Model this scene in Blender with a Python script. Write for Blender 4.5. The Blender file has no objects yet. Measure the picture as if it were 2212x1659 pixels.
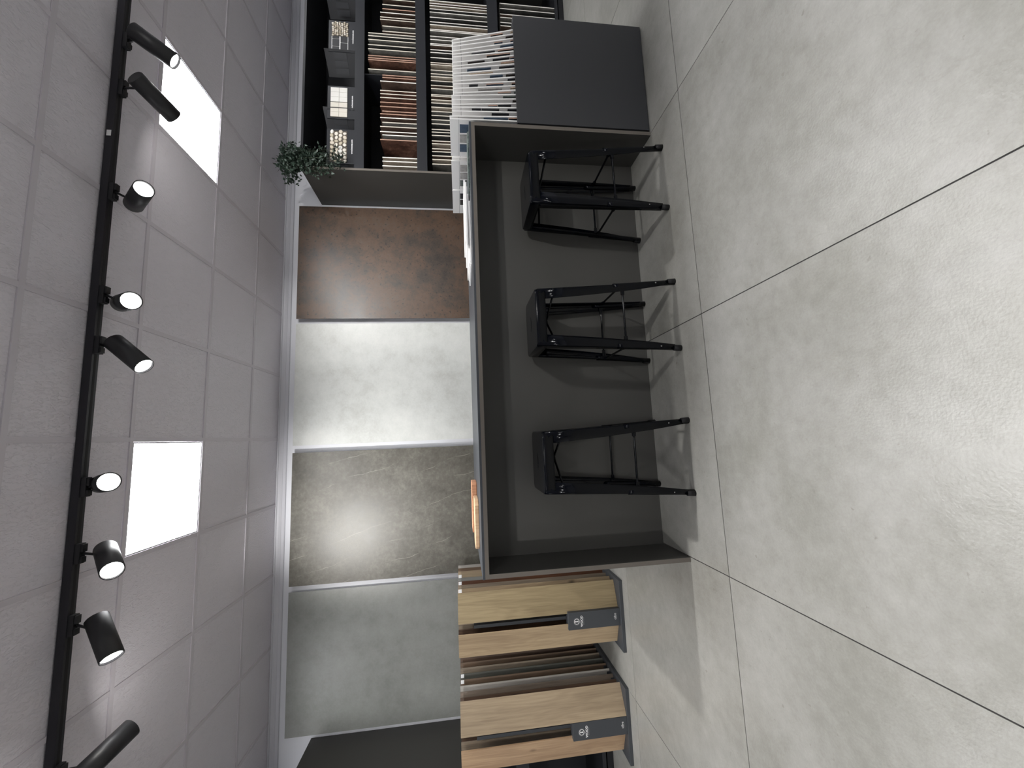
import bpy, bmesh, math, random
from mathutils import Vector, Matrix
random.seed(7)
C = bpy.context.scene.collection
SC = bpy.context.scene
PI = math.pi

# ------------------------------------------------------------------ camera, world, exposure
cam_d = bpy.data.cameras.new('camera'); cam = bpy.data.objects.new('camera', cam_d); C.objects.link(cam)
cam_d.sensor_fit = 'HORIZONTAL'; cam_d.sensor_width = 36.0
cam_d.lens = 875.155 / 2212 * 36.0; cam_d.clip_start = 0.02
R = ((-0.04193413, 0.99069166, -0.12950506), (-0.12412640, -0.13378065, -0.98320668), (-0.99137993, -0.02515492, 0.12858096))
cam.matrix_world = Matrix.Translation((0, 0, 1.16)) @ Matrix(R).to_4x4()
SC.camera = cam
w = bpy.data.worlds.new('world'); SC.world = w; w.use_nodes = True
w.node_tree.nodes['Background'].inputs[0].default_value = (0.8, 0.85, 1, 1)
w.node_tree.nodes['Background'].inputs[1].default_value = 0.05
SC.view_settings.view_transform = 'Standard'; SC.view_settings.look = 'None'
SC.view_settings.gamma = 1.0; SC.view_settings.use_curve_mapping = False
SC.view_settings.exposure = 0.80
SC.cycles.max_bounces = 8; SC.cycles.diffuse_bounces = 5; SC.cycles.glossy_bounces = 4
SC.cycles.caustics_refractive = False; SC.cycles.blur_glossy = 0.3
PANEL_E = 15.0        # radiance of the ceiling panels
SPOT_W = 45.0        # watts of each track spot
LENS_E = 60.0        # radiance of a spot's lens

# ------------------------------------------------------------------ materials
def lin(c): return tuple(((x/255)/12.92 if x/255 <= 0.04045 else (((x/255)+0.055)/1.055)**2.4) for x in c)
def newmat(name):
    m = bpy.data.materials.new(name); m.use_nodes = True
    nt = m.node_tree; return m, nt, nt.nodes['Principled BSDF']
def flat(name, c, rough=0.5, metal=0.0, spec=0.5, bump=0.0, bscale=200, coat=0, var=0.0, vscale=6):
    m, nt, b = newmat(name); col = lin(c)
    b.inputs['Base Color'].default_value = (*col, 1); b.inputs['Roughness'].default_value = rough
    b.inputs['Metallic'].default_value = metal; b.inputs['Specular IOR Level'].default_value = spec
    if coat: b.inputs['Coat Weight'].default_value = coat; b.inputs['Coat Roughness'].default_value = 0.08
    tc = nt.nodes.new('ShaderNodeTexCoord')
    if var:
        n = nt.nodes.new('ShaderNodeTexNoise'); n.inputs['Scale'].default_value = vscale; n.inputs['Detail'].default_value = 5
        nt.links.new(tc.outputs['Object'], n.inputs['Vector'])
        r = nt.nodes.new('ShaderNodeValToRGB'); r.color_ramp.elements[0].position = 0.3; r.color_ramp.elements[1].position = 0.7
        r.color_ramp.elements[0].color = (*[x*(1-var) for x in col], 1); r.color_ramp.elements[1].color = (*[min(1, x*(1+var)) for x in col], 1)
        nt.links.new(n.outputs['Fac'], r.inputs['Fac']); nt.links.new(r.outputs['Color'], b.inputs['Base Color'])
    if bump:
        n2 = nt.nodes.new('ShaderNodeTexNoise'); n2.inputs['Scale'].default_value = bscale
        nt.links.new(tc.outputs['Object'], n2.inputs['Vector'])
        bp_ = nt.nodes.new('ShaderNodeBump'); bp_.inputs['Strength'].default_value = bump; bp_.inputs['Distance'].default_value = 0.001
        nt.links.new(n2.outputs['Fac'], bp_.inputs['Height']); nt.links.new(bp_.outputs['Normal'], b.inputs['Normal'])
    return m
def emit(name, c, e):
    m = bpy.data.materials.new(name); m.use_nodes = True; nt = m.node_tree; nt.nodes.clear()
    o = nt.nodes.new('ShaderNodeOutputMaterial'); em = nt.nodes.new('ShaderNodeEmission')
    em.inputs[0].default_value = (*c, 1); em.inputs[1].default_value = e; nt.links.new(em.outputs[0], o.inputs[0]); return m
def stone(name, cols, scales=(2.0, 9.0, 60.0), rough=0.4, rvar=0.1, bump=0.15, veins=None, pits=None, world=False, spec=0.5, stretch=(1, 1, 1)):
    """mottled stone or concrete: three octaves of noise through a ramp, optional veins and pits"""
    m, nt, b = newmat(name); N = nt.nodes.new; L = nt.links.new
    tc = N('ShaderNodeTexCoord'); geo = N('ShaderNodeNewGeometry'); oi = N('ShaderNodeObjectInfo')
    src = geo.outputs['Position'] if world else tc.outputs['Object']
    mp = N('ShaderNodeMapping'); mp.inputs['Scale'].default_value = stretch; L(src, mp.inputs['Vector'])
    if world:   # each tile its own part of the pattern
        ml = N('ShaderNodeMath'); ml.operation = 'MULTIPLY'; ml.inputs[1].default_value = 37.0; L(oi.outputs['Random'], ml.inputs[0])
        cb = N('ShaderNodeCombineXYZ'); L(ml.outputs[0], cb.inputs['Z']); L(cb.outputs[0], mp.inputs['Location'])
    v = mp.outputs['Vector']; acc = None
    for sc, wt in zip(scales, (0.5, 0.32, 0.18)):
        n = N('ShaderNodeTexNoise'); n.inputs['Scale'].default_value = sc; n.inputs['Detail'].default_value = 6; n.inputs['Roughness'].default_value = 0.62
        L(v, n.inputs['Vector'])
        mm = N('ShaderNodeMath'); mm.operation = 'MULTIPLY'; mm.inputs[1].default_value = wt; L(n.outputs['Fac'], mm.inputs[0])
        if acc is None: acc = mm.outputs[0]
        else:
            a = N('ShaderNodeMath'); a.operation = 'ADD'; L(acc, a.inputs[0]); L(mm.outputs[0], a.inputs[1]); acc = a.outputs[0]
    r = N('ShaderNodeValToRGB'); els = r.color_ramp.elements
    k = len(cols); ps = [0.38 + 0.24*i/(k-1) for i in range(k)]
    els[0].position = ps[0]; els[0].color = (*lin(cols[0]), 1); els[1].position = ps[-1]; els[1].color = (*lin(cols[-1]), 1)
    for i in range(1, k-1):
        e = els.new(ps[i]); e.color = (*lin(cols[i]), 1)
    L(acc, r.inputs['Fac']); colr = r.outputs['Color']
    if pits:
        n = N('ShaderNodeTexNoise'); n.inputs['Scale'].default_value = pits[0]; n.inputs['Detail'].default_value = 3; L(v, n.inputs['Vector'])
        g = N('ShaderNodeMapRange'); g.inputs['From Min'].default_value = pits[1]; g.inputs['From Max'].default_value = pits[1]+0.06
        g.inputs['To Max'].default_value = pits[3]; L(n.outputs['Fac'], g.inputs['Value'])
        mx = N('ShaderNodeMix'); mx.data_type = 'RGBA'; L(g.outputs[0], mx.inputs[0]); L(colr, mx.inputs[6]); mx.inputs[7].default_value = (*lin(pits[2]), 1); colr = mx.outputs[2]
    if veins and len(veins) > 6:      # a few straight leaning veins, broken up by a second noise
        dt = N('ShaderNodeVectorMath'); dt.operation = 'DOT_PRODUCT'; dt.inputs[1].default_value = veins[4]; L(v, dt.inputs[0])
        n = N('ShaderNodeTexNoise'); n.inputs['Scale'].default_value = 1.6; n.inputs['Detail'].default_value = 5; L(v, n.inputs['Vector'])
        ma = N('ShaderNodeMath'); ma.operation = 'MULTIPLY_ADD'; ma.inputs[1].default_value = veins[0]; L(n.outputs['Fac'], ma.inputs[0]); L(dt.outputs['Value'], ma.inputs[2])
        pp = N('ShaderNodeMath'); pp.operation = 'PINGPONG'; pp.inputs[1].default_value = veins[6]; L(ma.outputs[0], pp.inputs[0])
        g = N('ShaderNodeMapRange'); g.inputs['From Min'].default_value = 0.0; g.inputs['From Max'].default_value = veins[1]
        g.inputs['To Min'].default_value = veins[3]; g.inputs['To Max'].default_value = 0.0; L(pp.outputs[0], g.inputs['Value'])
        n2 = N('ShaderNodeTexNoise'); n2.inputs['Scale'].default_value = 3.1; n2.inputs['Detail'].default_value = 3; L(v, n2.inputs['Vector'])
        g2 = N('ShaderNodeMapRange'); g2.inputs['From Min'].default_value = 0.50; g2.inputs['From Max'].default_value = 0.60; L(n2.outputs['Fac'], g2.inputs['Value'])
        mu = N('ShaderNodeMath'); mu.operation = 'MULTIPLY'; L(g.outputs[0], mu.inputs[0]); L(g2.outputs[0], mu.inputs[1])
        mx = N('ShaderNodeMix'); mx.data_type = 'RGBA'; L(mu.outputs[0], mx.inputs[0]); L(colr, mx.inputs[6]); mx.inputs[7].default_value = (*lin(veins[2]), 1); colr = mx.outputs[2]
    elif veins:
        n = N('ShaderNodeTexNoise'); n.inputs['Scale'].default_value = veins[0]; n.inputs['Detail'].default_value = veins[6] if len(veins) > 6 else 4; n.inputs['Distortion'].default_value = 0.0 if len(veins) > 6 else 0.6
        mp2 = N('ShaderNodeMapping'); mp2.inputs['Scale'].default_value = veins[4]; mp2.inputs['Rotation'].default_value = veins[5]; L(v, mp2.inputs['Vector']); L(mp2.outputs[0], n.inputs['Vector'])
        s = N('ShaderNodeMath'); s.operation = 'SUBTRACT'; s.inputs[1].default_value = 0.5; L(n.outputs['Fac'], s.inputs[0])
        ab = N('ShaderNodeMath'); ab.operation = 'ABSOLUTE'; L(s.outputs[0], ab.inputs[0])
        g = N('ShaderNodeMapRange'); g.inputs['From Min'].default_value = 0.0; g.inputs['From Max'].default_value = veins[1]
        g.inputs['To Min'].default_value = veins[3]; g.inputs['To Max'].default_value = 0.0; L(ab.outputs[0], g.inputs['Value'])
        mx = N('ShaderNodeMix'); mx.data_type = 'RGBA'; L(g.outputs[0], mx.inputs[0]); L(colr, mx.inputs[6]); mx.inputs[7].default_value = (*lin(veins[2]), 1); colr = mx.outputs[2]
    L(colr, b.inputs['Base Color']); b.inputs['Specular IOR Level'].default_value = spec
    mr = N('ShaderNodeMapRange'); mr.inputs['From Min'].default_value = 0.35; mr.inputs['From Max'].default_value = 0.65
    mr.inputs['To Min'].default_value = rough-rvar; mr.inputs['To Max'].default_value = rough+rvar; L(acc, mr.inputs['Value']); L(mr.outputs[0], b.inputs['Roughness'])
    if bump:
        n = N('ShaderNodeTexNoise'); n.inputs['Scale'].default_value = 130; n.inputs['Detail'].default_value = 4; L(src, n.inputs['Vector'])
        bm_ = N('ShaderNodeBump'); bm_.inputs['Strength'].default_value = bump; bm_.inputs['Distance'].default_value = 0.002
        L(n.outputs['Fac'], bm_.inputs['Height']); L(bm_.outputs['Normal'], b.inputs['Normal'])
    return m
def wood(name, dark, light, rough=0.5, scale=1.0, knots=True):
    """grain running along local Z"""
    m, nt, b = newmat(name); N = nt.nodes.new; L = nt.links.new
    tc = N('ShaderNodeTexCoord'); oi = N('ShaderNodeObjectInfo')
    ml = N('ShaderNodeMath'); ml.operation = 'MULTIPLY'; ml.inputs[1].default_value = 23.0; L(oi.outputs['Random'], ml.inputs[0])
    cb = N('ShaderNodeCombineXYZ'); L(ml.outputs[0], cb.inputs['Z']); L(ml.outputs[0], cb.inputs['X'])
    mp = N('ShaderNodeMapping'); mp.inputs['Scale'].default_value = (9*scale, 9*scale, 0.9*scale); L(tc.outputs['Object'], mp.inputs['Vector']); L(cb.outputs[0], mp.inputs['Location'])
    n1 = N('ShaderNodeTexNoise'); n1.inputs['Scale'].default_value = 1.0; n1.inputs['Detail'].default_value = 3; n1.inputs['Distortion'].default_value = 0.8; L(mp.outputs[0], n1.inputs['Vector'])
    mp2 = N('ShaderNodeMapping'); mp2.inputs['Scale'].default_value = (120*scale, 120*scale, 5*scale); L(tc.outputs['Object'], mp2.inputs['Vector'])
    n2 = N('ShaderNodeTexNoise'); n2.inputs['Scale'].default_value = 1.0; n2.inputs['Detail'].default_value = 4; L(mp2.outputs[0], n2.inputs['Vector'])
    # cathedral rings from the low-frequency field
    s = N('ShaderNodeMath'); s.operation = 'MULTIPLY'; s.inputs[1].default_value = 55; L(n1.outputs['Fac'], s.inputs[0])
    si = N('ShaderNodeMath'); si.operation = 'SINE'; L(s.outputs[0], si.inputs[0])
    a = N('ShaderNodeMath'); a.operation = 'MULTIPLY_ADD'; a.inputs[1].default_value = 0.045; L(si.outputs[0], a.inputs[0]); 
    b2 = N('ShaderNodeMath'); b2.operation = 'MULTIPLY_ADD'; b2.inputs[1].default_value = 0.45; L(n2.outputs['Fac'], b2.inputs[0])
    c2 = N('ShaderNodeMath'); c2.operation = 'MULTIPLY'; c2.inputs[1].default_value = 0.55; L(n1.outputs['Fac'], c2.inputs[0])
    L(c2.outputs[0], b2.inputs[2]); L(b2.outputs[0], a.inputs[2])
    r = N('ShaderNodeValToRGB'); r.color_ramp.elements[0].position = 0.22; r.color_ramp.elements[0].color = (*lin(dark), 1)
    r.color_ramp.elements[1].position = 0.66; r.color_ramp.elements[1].color = (*lin(light), 1); L(a.outputs[0], r.inputs['Fac'])
    col = r.outputs['Color']
    if knots:
        vo = N('ShaderNodeTexVoronoi'); vo.inputs['Scale'].default_value = 1.0
        mp3 = N('ShaderNodeMapping'); mp3.inputs['Scale'].default_value = (5, 5, 2.6); L(tc.outputs['Object'], mp3.inputs['Vector']); L(cb.outputs[0], mp3.inputs['Location']); L(mp3.outputs[0], vo.inputs['Vector'])
        g = N('ShaderNodeMapRange'); g.inputs['From Min'].default_value = 0.02; g.inputs['From Max'].default_value = 0.10; g.inputs['To Min'].default_value = 0.8; g.inputs['To Max'].default_value = 0.0; L(vo.outputs['Distance'], g.inputs['Value'])
        mx = N('ShaderNodeMix'); mx.data_type = 'RGBA'; L(g.outputs[0], mx.inputs[0]); L(col, mx.inputs[6]); mx.inputs[7].default_value = (*[x*0.35 for x in lin(dark)], 1); col = mx.outputs[2]
    L(col, b.inputs['Base Color']); b.inputs['Roughness'].default_value = rough
    bm_ = N('ShaderNodeBump'); bm_.inputs['Strength'].default_value = 0.15; bm_.inputs['Distance'].default_value = 0.001; L(n2.outputs['Fac'], bm_.inputs['Height']); L(bm_.outputs['Normal'], b.inputs['Normal'])
    return m
def ceiling_mat():
    m, nt, b = newmat('ceiling_tile_paint'); N = nt.nodes.new; L = nt.links.new
    b.inputs['Base Color'].default_value = (*lin((222, 218, 225)), 1); b.inputs['Roughness'].default_value = 0.42
    g = N('ShaderNodeNewGeometry'); oi = N('ShaderNodeObjectInfo')
    mp = N('ShaderNodeMapping'); mp.inputs['Scale'].default_value = (95, 38, 60); L(g.outputs['Position'], mp.inputs['Vector'])
    cb = N('ShaderNodeCombineXYZ'); L(oi.outputs['Random'], cb.inputs['X']); L(cb.outputs[0], mp.inputs['Location'])
    n = N('ShaderNodeTexNoise'); n.inputs['Scale'].default_value = 1.0; n.inputs['Detail'].default_value = 2.5; n.inputs['Distortion'].default_value = 1.2; L(mp.outputs[0], n.inputs['Vector'])
    r = N('ShaderNodeMapRange'); r.inputs['From Min'].default_value = 0.48; r.inputs['From Max'].default_value = 0.7; L(n.outputs['Fac'], r.inputs['Value'])
    bm_ = N('ShaderNodeBump'); bm_.inputs['Strength'].default_value = 0.6; bm_.inputs['Distance'].default_value = 0.004; L(r.outputs[0], bm_.inputs['Height']); L(bm_.outputs['Normal'], b.inputs['Normal'])
    return m

M = {}
M['wall'] = flat('white_wall_paint', (222, 223, 228), 0.7, bump=0.1)
M['trim'] = flat('white_trim_paint', (200, 200, 206), 0.45)
M['grid'] = flat('ceiling_grid_metal', (206, 201, 208), 0.4)
M['ceil'] = ceiling_mat()
M['floor'] = stone('floor_concrete_tile', [(142, 141, 134), (156, 155, 149), (168, 167, 162)], (2.2, 18.0, 120.0), 0.34, 0.03, 0.35,
                   pits=(38, 0.695, (120, 118, 106), 0.5), veins=(7.0, 0.010, (140, 138, 128), 0.22, (1, 1, 1), (0, 0, 0)), world=True)
M['grout'] = flat('dark_grout', (44, 42, 42), 0.8)
M['carcass'] = flat('dark_taupe_board', (72, 71, 68), 0.5, bump=0.05, bscale=500)
M['edge'] = flat('taupe_edge_band', (104, 98, 91), 0.5)
M['black'] = flat('black_board', (26, 27, 31), 0.55)
M['blacklip'] = flat('black_shelf_lip', (30, 32, 37), 0.5)
M['stone_top'] = flat('blue_grey_stone_top', (58, 62, 68), 0.42, var=0.12, vscale=12)
M['box'] = flat('graphite_board', (54, 55, 58), 0.55, bump=0.05, bscale=500)
M['rackmetal'] = flat('graphite_metal', (64, 67, 71), 0.5, bump=0.1, bscale=600)
M['stool'] = flat('black_blue_lacquer', (3, 5, 11), 0.12, spec=0.22)
M['rubber'] = flat('black_rubber', (16, 16, 18), 0.7)
M['screw'] = flat('bright_screw', (190, 190, 190), 0.25, metal=1)
M['lamp'] = flat('matte_black_lamp', (30, 30, 33), 0.45)
M['track'] = flat('black_track', (28, 27, 34), 0.4)
M['sticker'] = flat('white_sticker', (235, 235, 235), 0.6)
M['white'] = flat('white_card', (240, 239, 238), 0.5)
M['grey'] = flat('grey_print', (150, 150, 152), 0.6)
M['diffuser'] = emit('panel_diffuser', (0.985, 0.99, 1.0), PANEL_E)
M['lens'] = emit('spot_lens', (1.0, 0.97, 0.92), LENS_E)
M['leaf'] = flat('dark_green_leaf', (38, 52, 42), 0.5, var=0.35, vscale=40)
M['stem'] = flat('plant_stem', (50, 58, 40), 0.7)
M['pot'] = flat('charcoal_pot', (40, 40, 42), 0.6)
M['print'] = flat('white_print', (236, 236, 236), 0.5)
M['print2'] = flat('faint_grey_print', (130, 132, 134), 0.5)
M['grout_light'] = flat('beige_mesh', (96, 88, 78), 0.8)
M['rust'] = stone('rusty_brown_slab', [(50, 43, 38), (66, 55, 46), (86, 65, 49), (84, 73, 63)], (1.4, 7, 70), 0.40, 0.06, 0.12, pits=(38, 0.62, (42, 36, 34), 0.8))
M['pale'] = stone('pale_concrete_slab', [(184, 185, 180), (201, 203, 199), (212, 213, 209)], (1.5, 7, 70), 0.42, 0.05, 0.1)
M['dark'] = stone('dark_marble_slab', [(72, 69, 62), (88, 85, 77), (108, 105, 97)], (4.0, 26, 70), 0.42, 0.05, 0.12,
                  veins=(0.22, 0.0022, (170, 165, 155), 0.75, (0.95, 0, 0.31), (0, 0, 0), 0.085))
M['mid'] = stone('mid_grey_slab', [(122, 123, 119), (134, 135, 131), (144, 145, 141)], (1.8, 8, 70), 0.42, 0.05, 0.08)

# ------------------------------------------------------------------ mesh helpers
class MB:
    def __init__(s): s.v = []; s.f = []; s.m = []; s.sm = []
    def quadbox(s, pts, mi=0):
        b = len(s.v); s.v += [tuple(p) for p in pts]
        fs = [(0, 3, 2, 1), (4, 5, 6, 7), (0, 1, 5, 4), (1, 2, 6, 5), (2, 3, 7, 6), (3, 0, 4, 7)]
        s.f += [tuple(b+i for i in f) for f in fs]; s.m += (mi if isinstance(mi, (list, tuple)) else [mi]*6); s.sm += [0]*6; return s
    def box(s, x0, x1, y0, y1, z0, z1, mi=0):   # faces: bottom, top, front(-y), right(+x), back(+y), left(-x)
        return s.quadbox([(x0, y0, z0), (x1, y0, z0), (x1, y1, z0), (x0, y1, z0), (x0, y0, z1), (x1, y0, z1), (x1, y1, z1), (x0, y1, z1)], mi)
    def prism(s, poly, z0, z1, mi=0):
        b = len(s.v); n = len(poly); s.v += [(x, y, z0) for x, y in poly] + [(x, y, z1) for x, y in poly]
        s.f.append(tuple(b+i for i in reversed(range(n)))); s.f.append(tuple(b+n+i for i in range(n)))
        for i in range(n): s.f.append((b+i, b+(i+1) % n, b+n+(i+1) % n, b+n+i))
        s.m += [mi]*(n+2); s.sm += [0]*(n+2); return s
    def loft(s, rings, mi=0, caps=True, smooth=1):
        b = len(s.v); n = len(rings[0])
        for r in rings: s.v += [tuple(p) for p in r]
        for k in range(len(rings)-1):
            for i in range(n):
                s.f.append((b+k*n+i, b+k*n+(i+1) % n, b+(k+1)*n+(i+1) % n, b+(k+1)*n+i)); s.m.append(mi); s.sm.append(smooth)
        if caps:
            s.f.append(tuple(b+i for i in reversed(range(n)))); s.f.append(tuple(b+(len(rings)-1)*n+i for i in range(n))); s.m += [mi]*2; s.sm += [0, 0]
        return s
    def tube(s, pts, rad, seg=10, mi=0, caps=True):
        pts = [Vector(p) for p in pts]; rad = rad if isinstance(rad, (list, tuple)) else [rad]*len(pts)
        rings = []; up = None
        for i, p in enumerate(pts):
            d = (pts[min(i+1, len(pts)-1)] - pts[max(i-1, 0)]).normalized()
            if up is None: up = d.orthogonal().normalized()
            else: up = (up - d*up.dot(d)).normalized()
            q = d.cross(up)
            rings.append([p + (up*math.cos(2*PI*k/seg) + q*math.sin(2*PI*k/seg))*rad[i] for k in range(seg)])
        return s.loft(rings, mi, caps)
    def extr_x(s, prof, x0, x1, mi=0):   # profile in (y,z) run along x
        return s.loft([[(x0, y, z) for y, z in prof], [(x1, y, z) for y, z in prof]], mi, True, 0)
    def mesh(s, name, mats):
        me = bpy.data.meshes.new(name); me.from_pydata(s.v, [], s.f)
        for m in (mats if isinstance(mats, (list, tuple)) else [mats]): me.materials.append(m)
        for p, mi, sm in zip(me.polygons, s.m, s.sm): p.material_index = mi; p.use_smooth = bool(sm)
        bm = bmesh.new(); bm.from_mesh(me); bmesh.ops.recalc_face_normals(bm, faces=bm.faces); bm.to_mesh(me); bm.free()
        me.update(); return me
    def obj(s, name, mats, parent=None, loc=None, rot=None, bevel=0, label=None):
        o = bpy.data.objects.new(name, s.mesh(name, mats)); C.objects.link(o)
        if parent is not None: o.parent = parent
        if loc: o.location = loc
        if rot: o.rotation_euler = rot
        if bevel:
            b = o.modifiers.new('bevel', 'BEVEL'); b.width = bevel; b.segments = 2; b.limit_method = 'ANGLE'; b.angle_limit = 0.7
        if label: o['label'] = label
        return o
def inst(name, me, parent=None, loc=(0, 0, 0), rot=None, scale=None):
    o = bpy.data.objects.new(name, me); C.objects.link(o); o.parent = parent; o.location = loc
    if rot: o.rotation_euler = rot
    if scale: o.scale = scale
    return o
def thing(name, label, cat, loc=(0, 0, 0), rotz=0, group=None):
    o = bpy.data.objects.new(name, None); C.objects.link(o); o.location = loc; o.rotation_euler = (0, 0, rotz)
    o.empty_display_size = 0.05; return tag(o, label, cat, group)
def tag(o, label, cat, group=None):
    o['label'] = label; o['category'] = cat
    if group: o['group'] = group
    return o
def struct(o): o['kind'] = 'structure'; return o
def copy_tree(o, parent=None):
    c = o.copy(); C.objects.link(c); c.parent = parent
    for ch in list(o.children): copy_tree(ch, c)
    return c
ORD = 'first second third fourth fifth sixth seventh eighth ninth tenth eleventh twelfth thirteenth fourteenth fifteenth sixteenth seventeenth eighteenth nineteenth twentieth'.split()
ORD += ['twenty-'+x for x in ORD[:9]] + ['thirtieth'] + ['thirty-'+x for x in ORD[:9]] + ['fortieth'] + ['forty-'+x for x in ORD[:9]] + ['fiftieth']
def to_mesh(o):
    me = bpy.data.meshes.new_from_object(o); n = bpy.data.objects.new('tmp', me); C.objects.link(n)
    n.parent = o.parent; n.location = o.location; n.rotation_euler = o.rotation_euler; nm = o.name.split('.')[0]
    cu = o.data; bpy.data.objects.remove(o); bpy.data.curves.remove(cu); n.name = nm; return n
def text(body, size, parent, loc, mat, name='lettering', extrude=0.0004, align='CENTER', font_w=None):
    cu = bpy.data.curves.new(name, 'FONT'); cu.body = body; cu.size = size; cu.extrude = extrude; cu.align_x = align; cu.align_y = 'CENTER'
    if font_w: cu.offset = font_w
    cu.materials.append(mat); o = bpy.data.objects.new(name, cu); C.objects.link(o); o.parent = parent; o.location = loc; o.rotation_euler = (PI/2, 0, 0); return to_mesh(o)

# ------------------------------------------------------------------ the room
ZC = 2.852; X0, X1, Y0, Y1 = -4.75, 6.25, -4.3, 4.08
fl = struct(MB().box(X0, X1, Y0, Y1, -0.08, -0.002).obj('floor', M['grout']))
tile = MB().box(0.0022, 1.1978, 0.0022, 1.1978, -0.0019, 0.0).mesh('floor_tile', M['floor'])
fx, fy = -0.652, 1.754
for i in range(-4, 6):
    for j in range(-5, 2):
        x, y = fx+1.2*i, fy+1.2*j
        xa, xb, ya, yb = max(x, X0), min(x+1.2, X1), max(y, Y0), min(y+1.2, Y1)
        if xb-xa < 0.05 or yb-ya < 0.05: continue
        if (xa, xb, ya, yb) == (x, x+1.2, y, y+1.2): inst('floor_tile', tile, fl, (x, y, 0))
        else: MB().box(xa+0.0015, xb-0.0015, ya+0.0015, yb-0.0015, -0.0019, 0.0).obj('floor_tile', M['floor'], fl)
struct(MB().box(X0-0.1, X1+0.1, Y1, Y1+0.12, -0.08, ZC+0.15).obj('wall_back', M['wall']))
struct(MB().box(X0-0.1, X0, Y0, Y1, -0.08, ZC+0.15).obj('wall_left', M['wall']))
struct(MB().box(X1, X1+0.1, Y0, Y1, -0.08, ZC+0.15).obj('wall_right', M['wall']))
struct(MB().box(X0-0.1, X1+0.1, Y0-0.1, Y0, -0.08, ZC+0.15).obj('wall_rear', M['wall']))
ce = struct(MB().box(X0, X1, Y0, Y1, ZC+0.08, ZC+0.14).obj('ceiling', M['grid']))
cx, cy = 0.069, 1.745
lights = {(i, j) for i in (-5, -1, 3, 7) for j in (1, -6)}  # row behind the viewer is unseen, added to light the room
T = 0.012; ctile = MB().box(T, 0.6-T, T, 0.6-T, ZC+0.002, ZC+0.02).mesh('ceiling_tile', M['ceil'])
for i in range(-9, 11):
    for j in range(-11, 4):
        if (i, j) in lights: continue
        x, y = cx+0.6*i, cy+0.6*j
        xa, xb, ya, yb = max(x, X0), min(x+0.6, X1), max(y, Y0), min(y+0.6, Y1)
        if xb-xa < 0.04 or yb-ya < 0.04: continue
        if xb-xa > 0.599 and yb-ya > 0.599: inst('ceiling_tile', ctile, ce, (x, y, 0))
        else: MB().box(xa+T*(xa == x), xb-T*(xb < x+0.6 or 1)*(xb == x+0.6), ya+T*(ya == y), yb-T*(yb == y+0.6), ZC+0.002, ZC+0.02).obj('ceiling_tile', M['ceil'], ce)
def tbar(horizontal, p, a, b):
    mb = MB()
    if horizontal: mb.box(a, b, p-T, p+T, ZC-0.004, ZC+0.0015); mb.box(a, b, p-0.002, p+0.002, ZC+0.0015, ZC+0.04)
    else: mb.box(p-T, p+T, a, b, ZC-0.0035, ZC+0.0019); mb.box(p-0.002, p+0.002, a, b, ZC+0.0019, ZC+0.04)
    mb.obj('grid_bar', M['grid'], ce)
for i in range(-8, 11):
    x = cx+0.6*i
    if X0 < x < X1: tbar(False, x, Y0, Y1)
for j in range(-10, 4):
    y = cy+0.6*j
    if Y0 < y < Y1: tbar(True, y, X0, X1)
# crown trim
prof = [(Y1, ZC), (Y1-0.036, ZC), (Y1-0.036, ZC-0.012), (Y1-0.030, ZC-0.015), (Y1-0.026, ZC-0.030), (Y1-0.018, ZC-0.048), (Y1-0.016, ZC-0.050), (Y1-0.016, ZC-0.074), (Y1-0.010, ZC-0.078), (Y1, ZC-0.078)]
struct(MB().extr_x(prof, X0, X1).obj('trim_1', M['trim']))
struct(MB().box(X0, X1, Y1-0.012, Y1, 0, 0.08).obj('baseboard_back', M['trim']))

# ------------------------------------------------------------------ ceiling panels (lights)
fr = MB(); a, b_ = T+0.001, 0.6-T-0.001
for q in ((a, b_, a, a+0.008), (a, b_, b_-0.008, b_), (a, a+0.008, a+0.008, b_-0.008), (b_-0.008, b_, a+0.008, b_-0.008)): fr.box(*q, ZC-0.001, ZC+0.02)
fr_me = fr.mesh('frame', M['trim']); df_me = MB().box(a+0.008, b_-0.008, a+0.008, b_-0.008, ZC+0.001, ZC+0.012).mesh('diffuser', M['diffuser'])
for i, j in sorted(lights):
    x, y = cx+0.6*i, cy+0.6*j
    if x < X0+0.05 or x+0.6 > X1 or y < Y0: continue
    if (i, j) == (-1, 1): lab = 'square white light panel in the ceiling above the middle of the counter'
    elif (i, j) == (3, 1): lab = 'square white light panel in the ceiling behind the two rightmost track spotlights'
    else: lab = None
    if lab: t = thing('ceiling_light', lab, 'ceiling light', (x, y, 0), 0, 'square ceiling light panels')
    else:
        col_ = [q for q in (-5, -1, 3, 7)].index(i); row_ = 'row above the counter' if j == 1 else 'added row behind the viewer'
        t = thing('ceiling_light', f'white ceiling light panel outside the picture, {ORD[col_]} from left, {row_}', 'ceiling light', (x, y, 0), 0, 'ceiling light panels outside the picture')
    inst('frame', fr_me, t); inst('diffuser', df_me, t)

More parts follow.
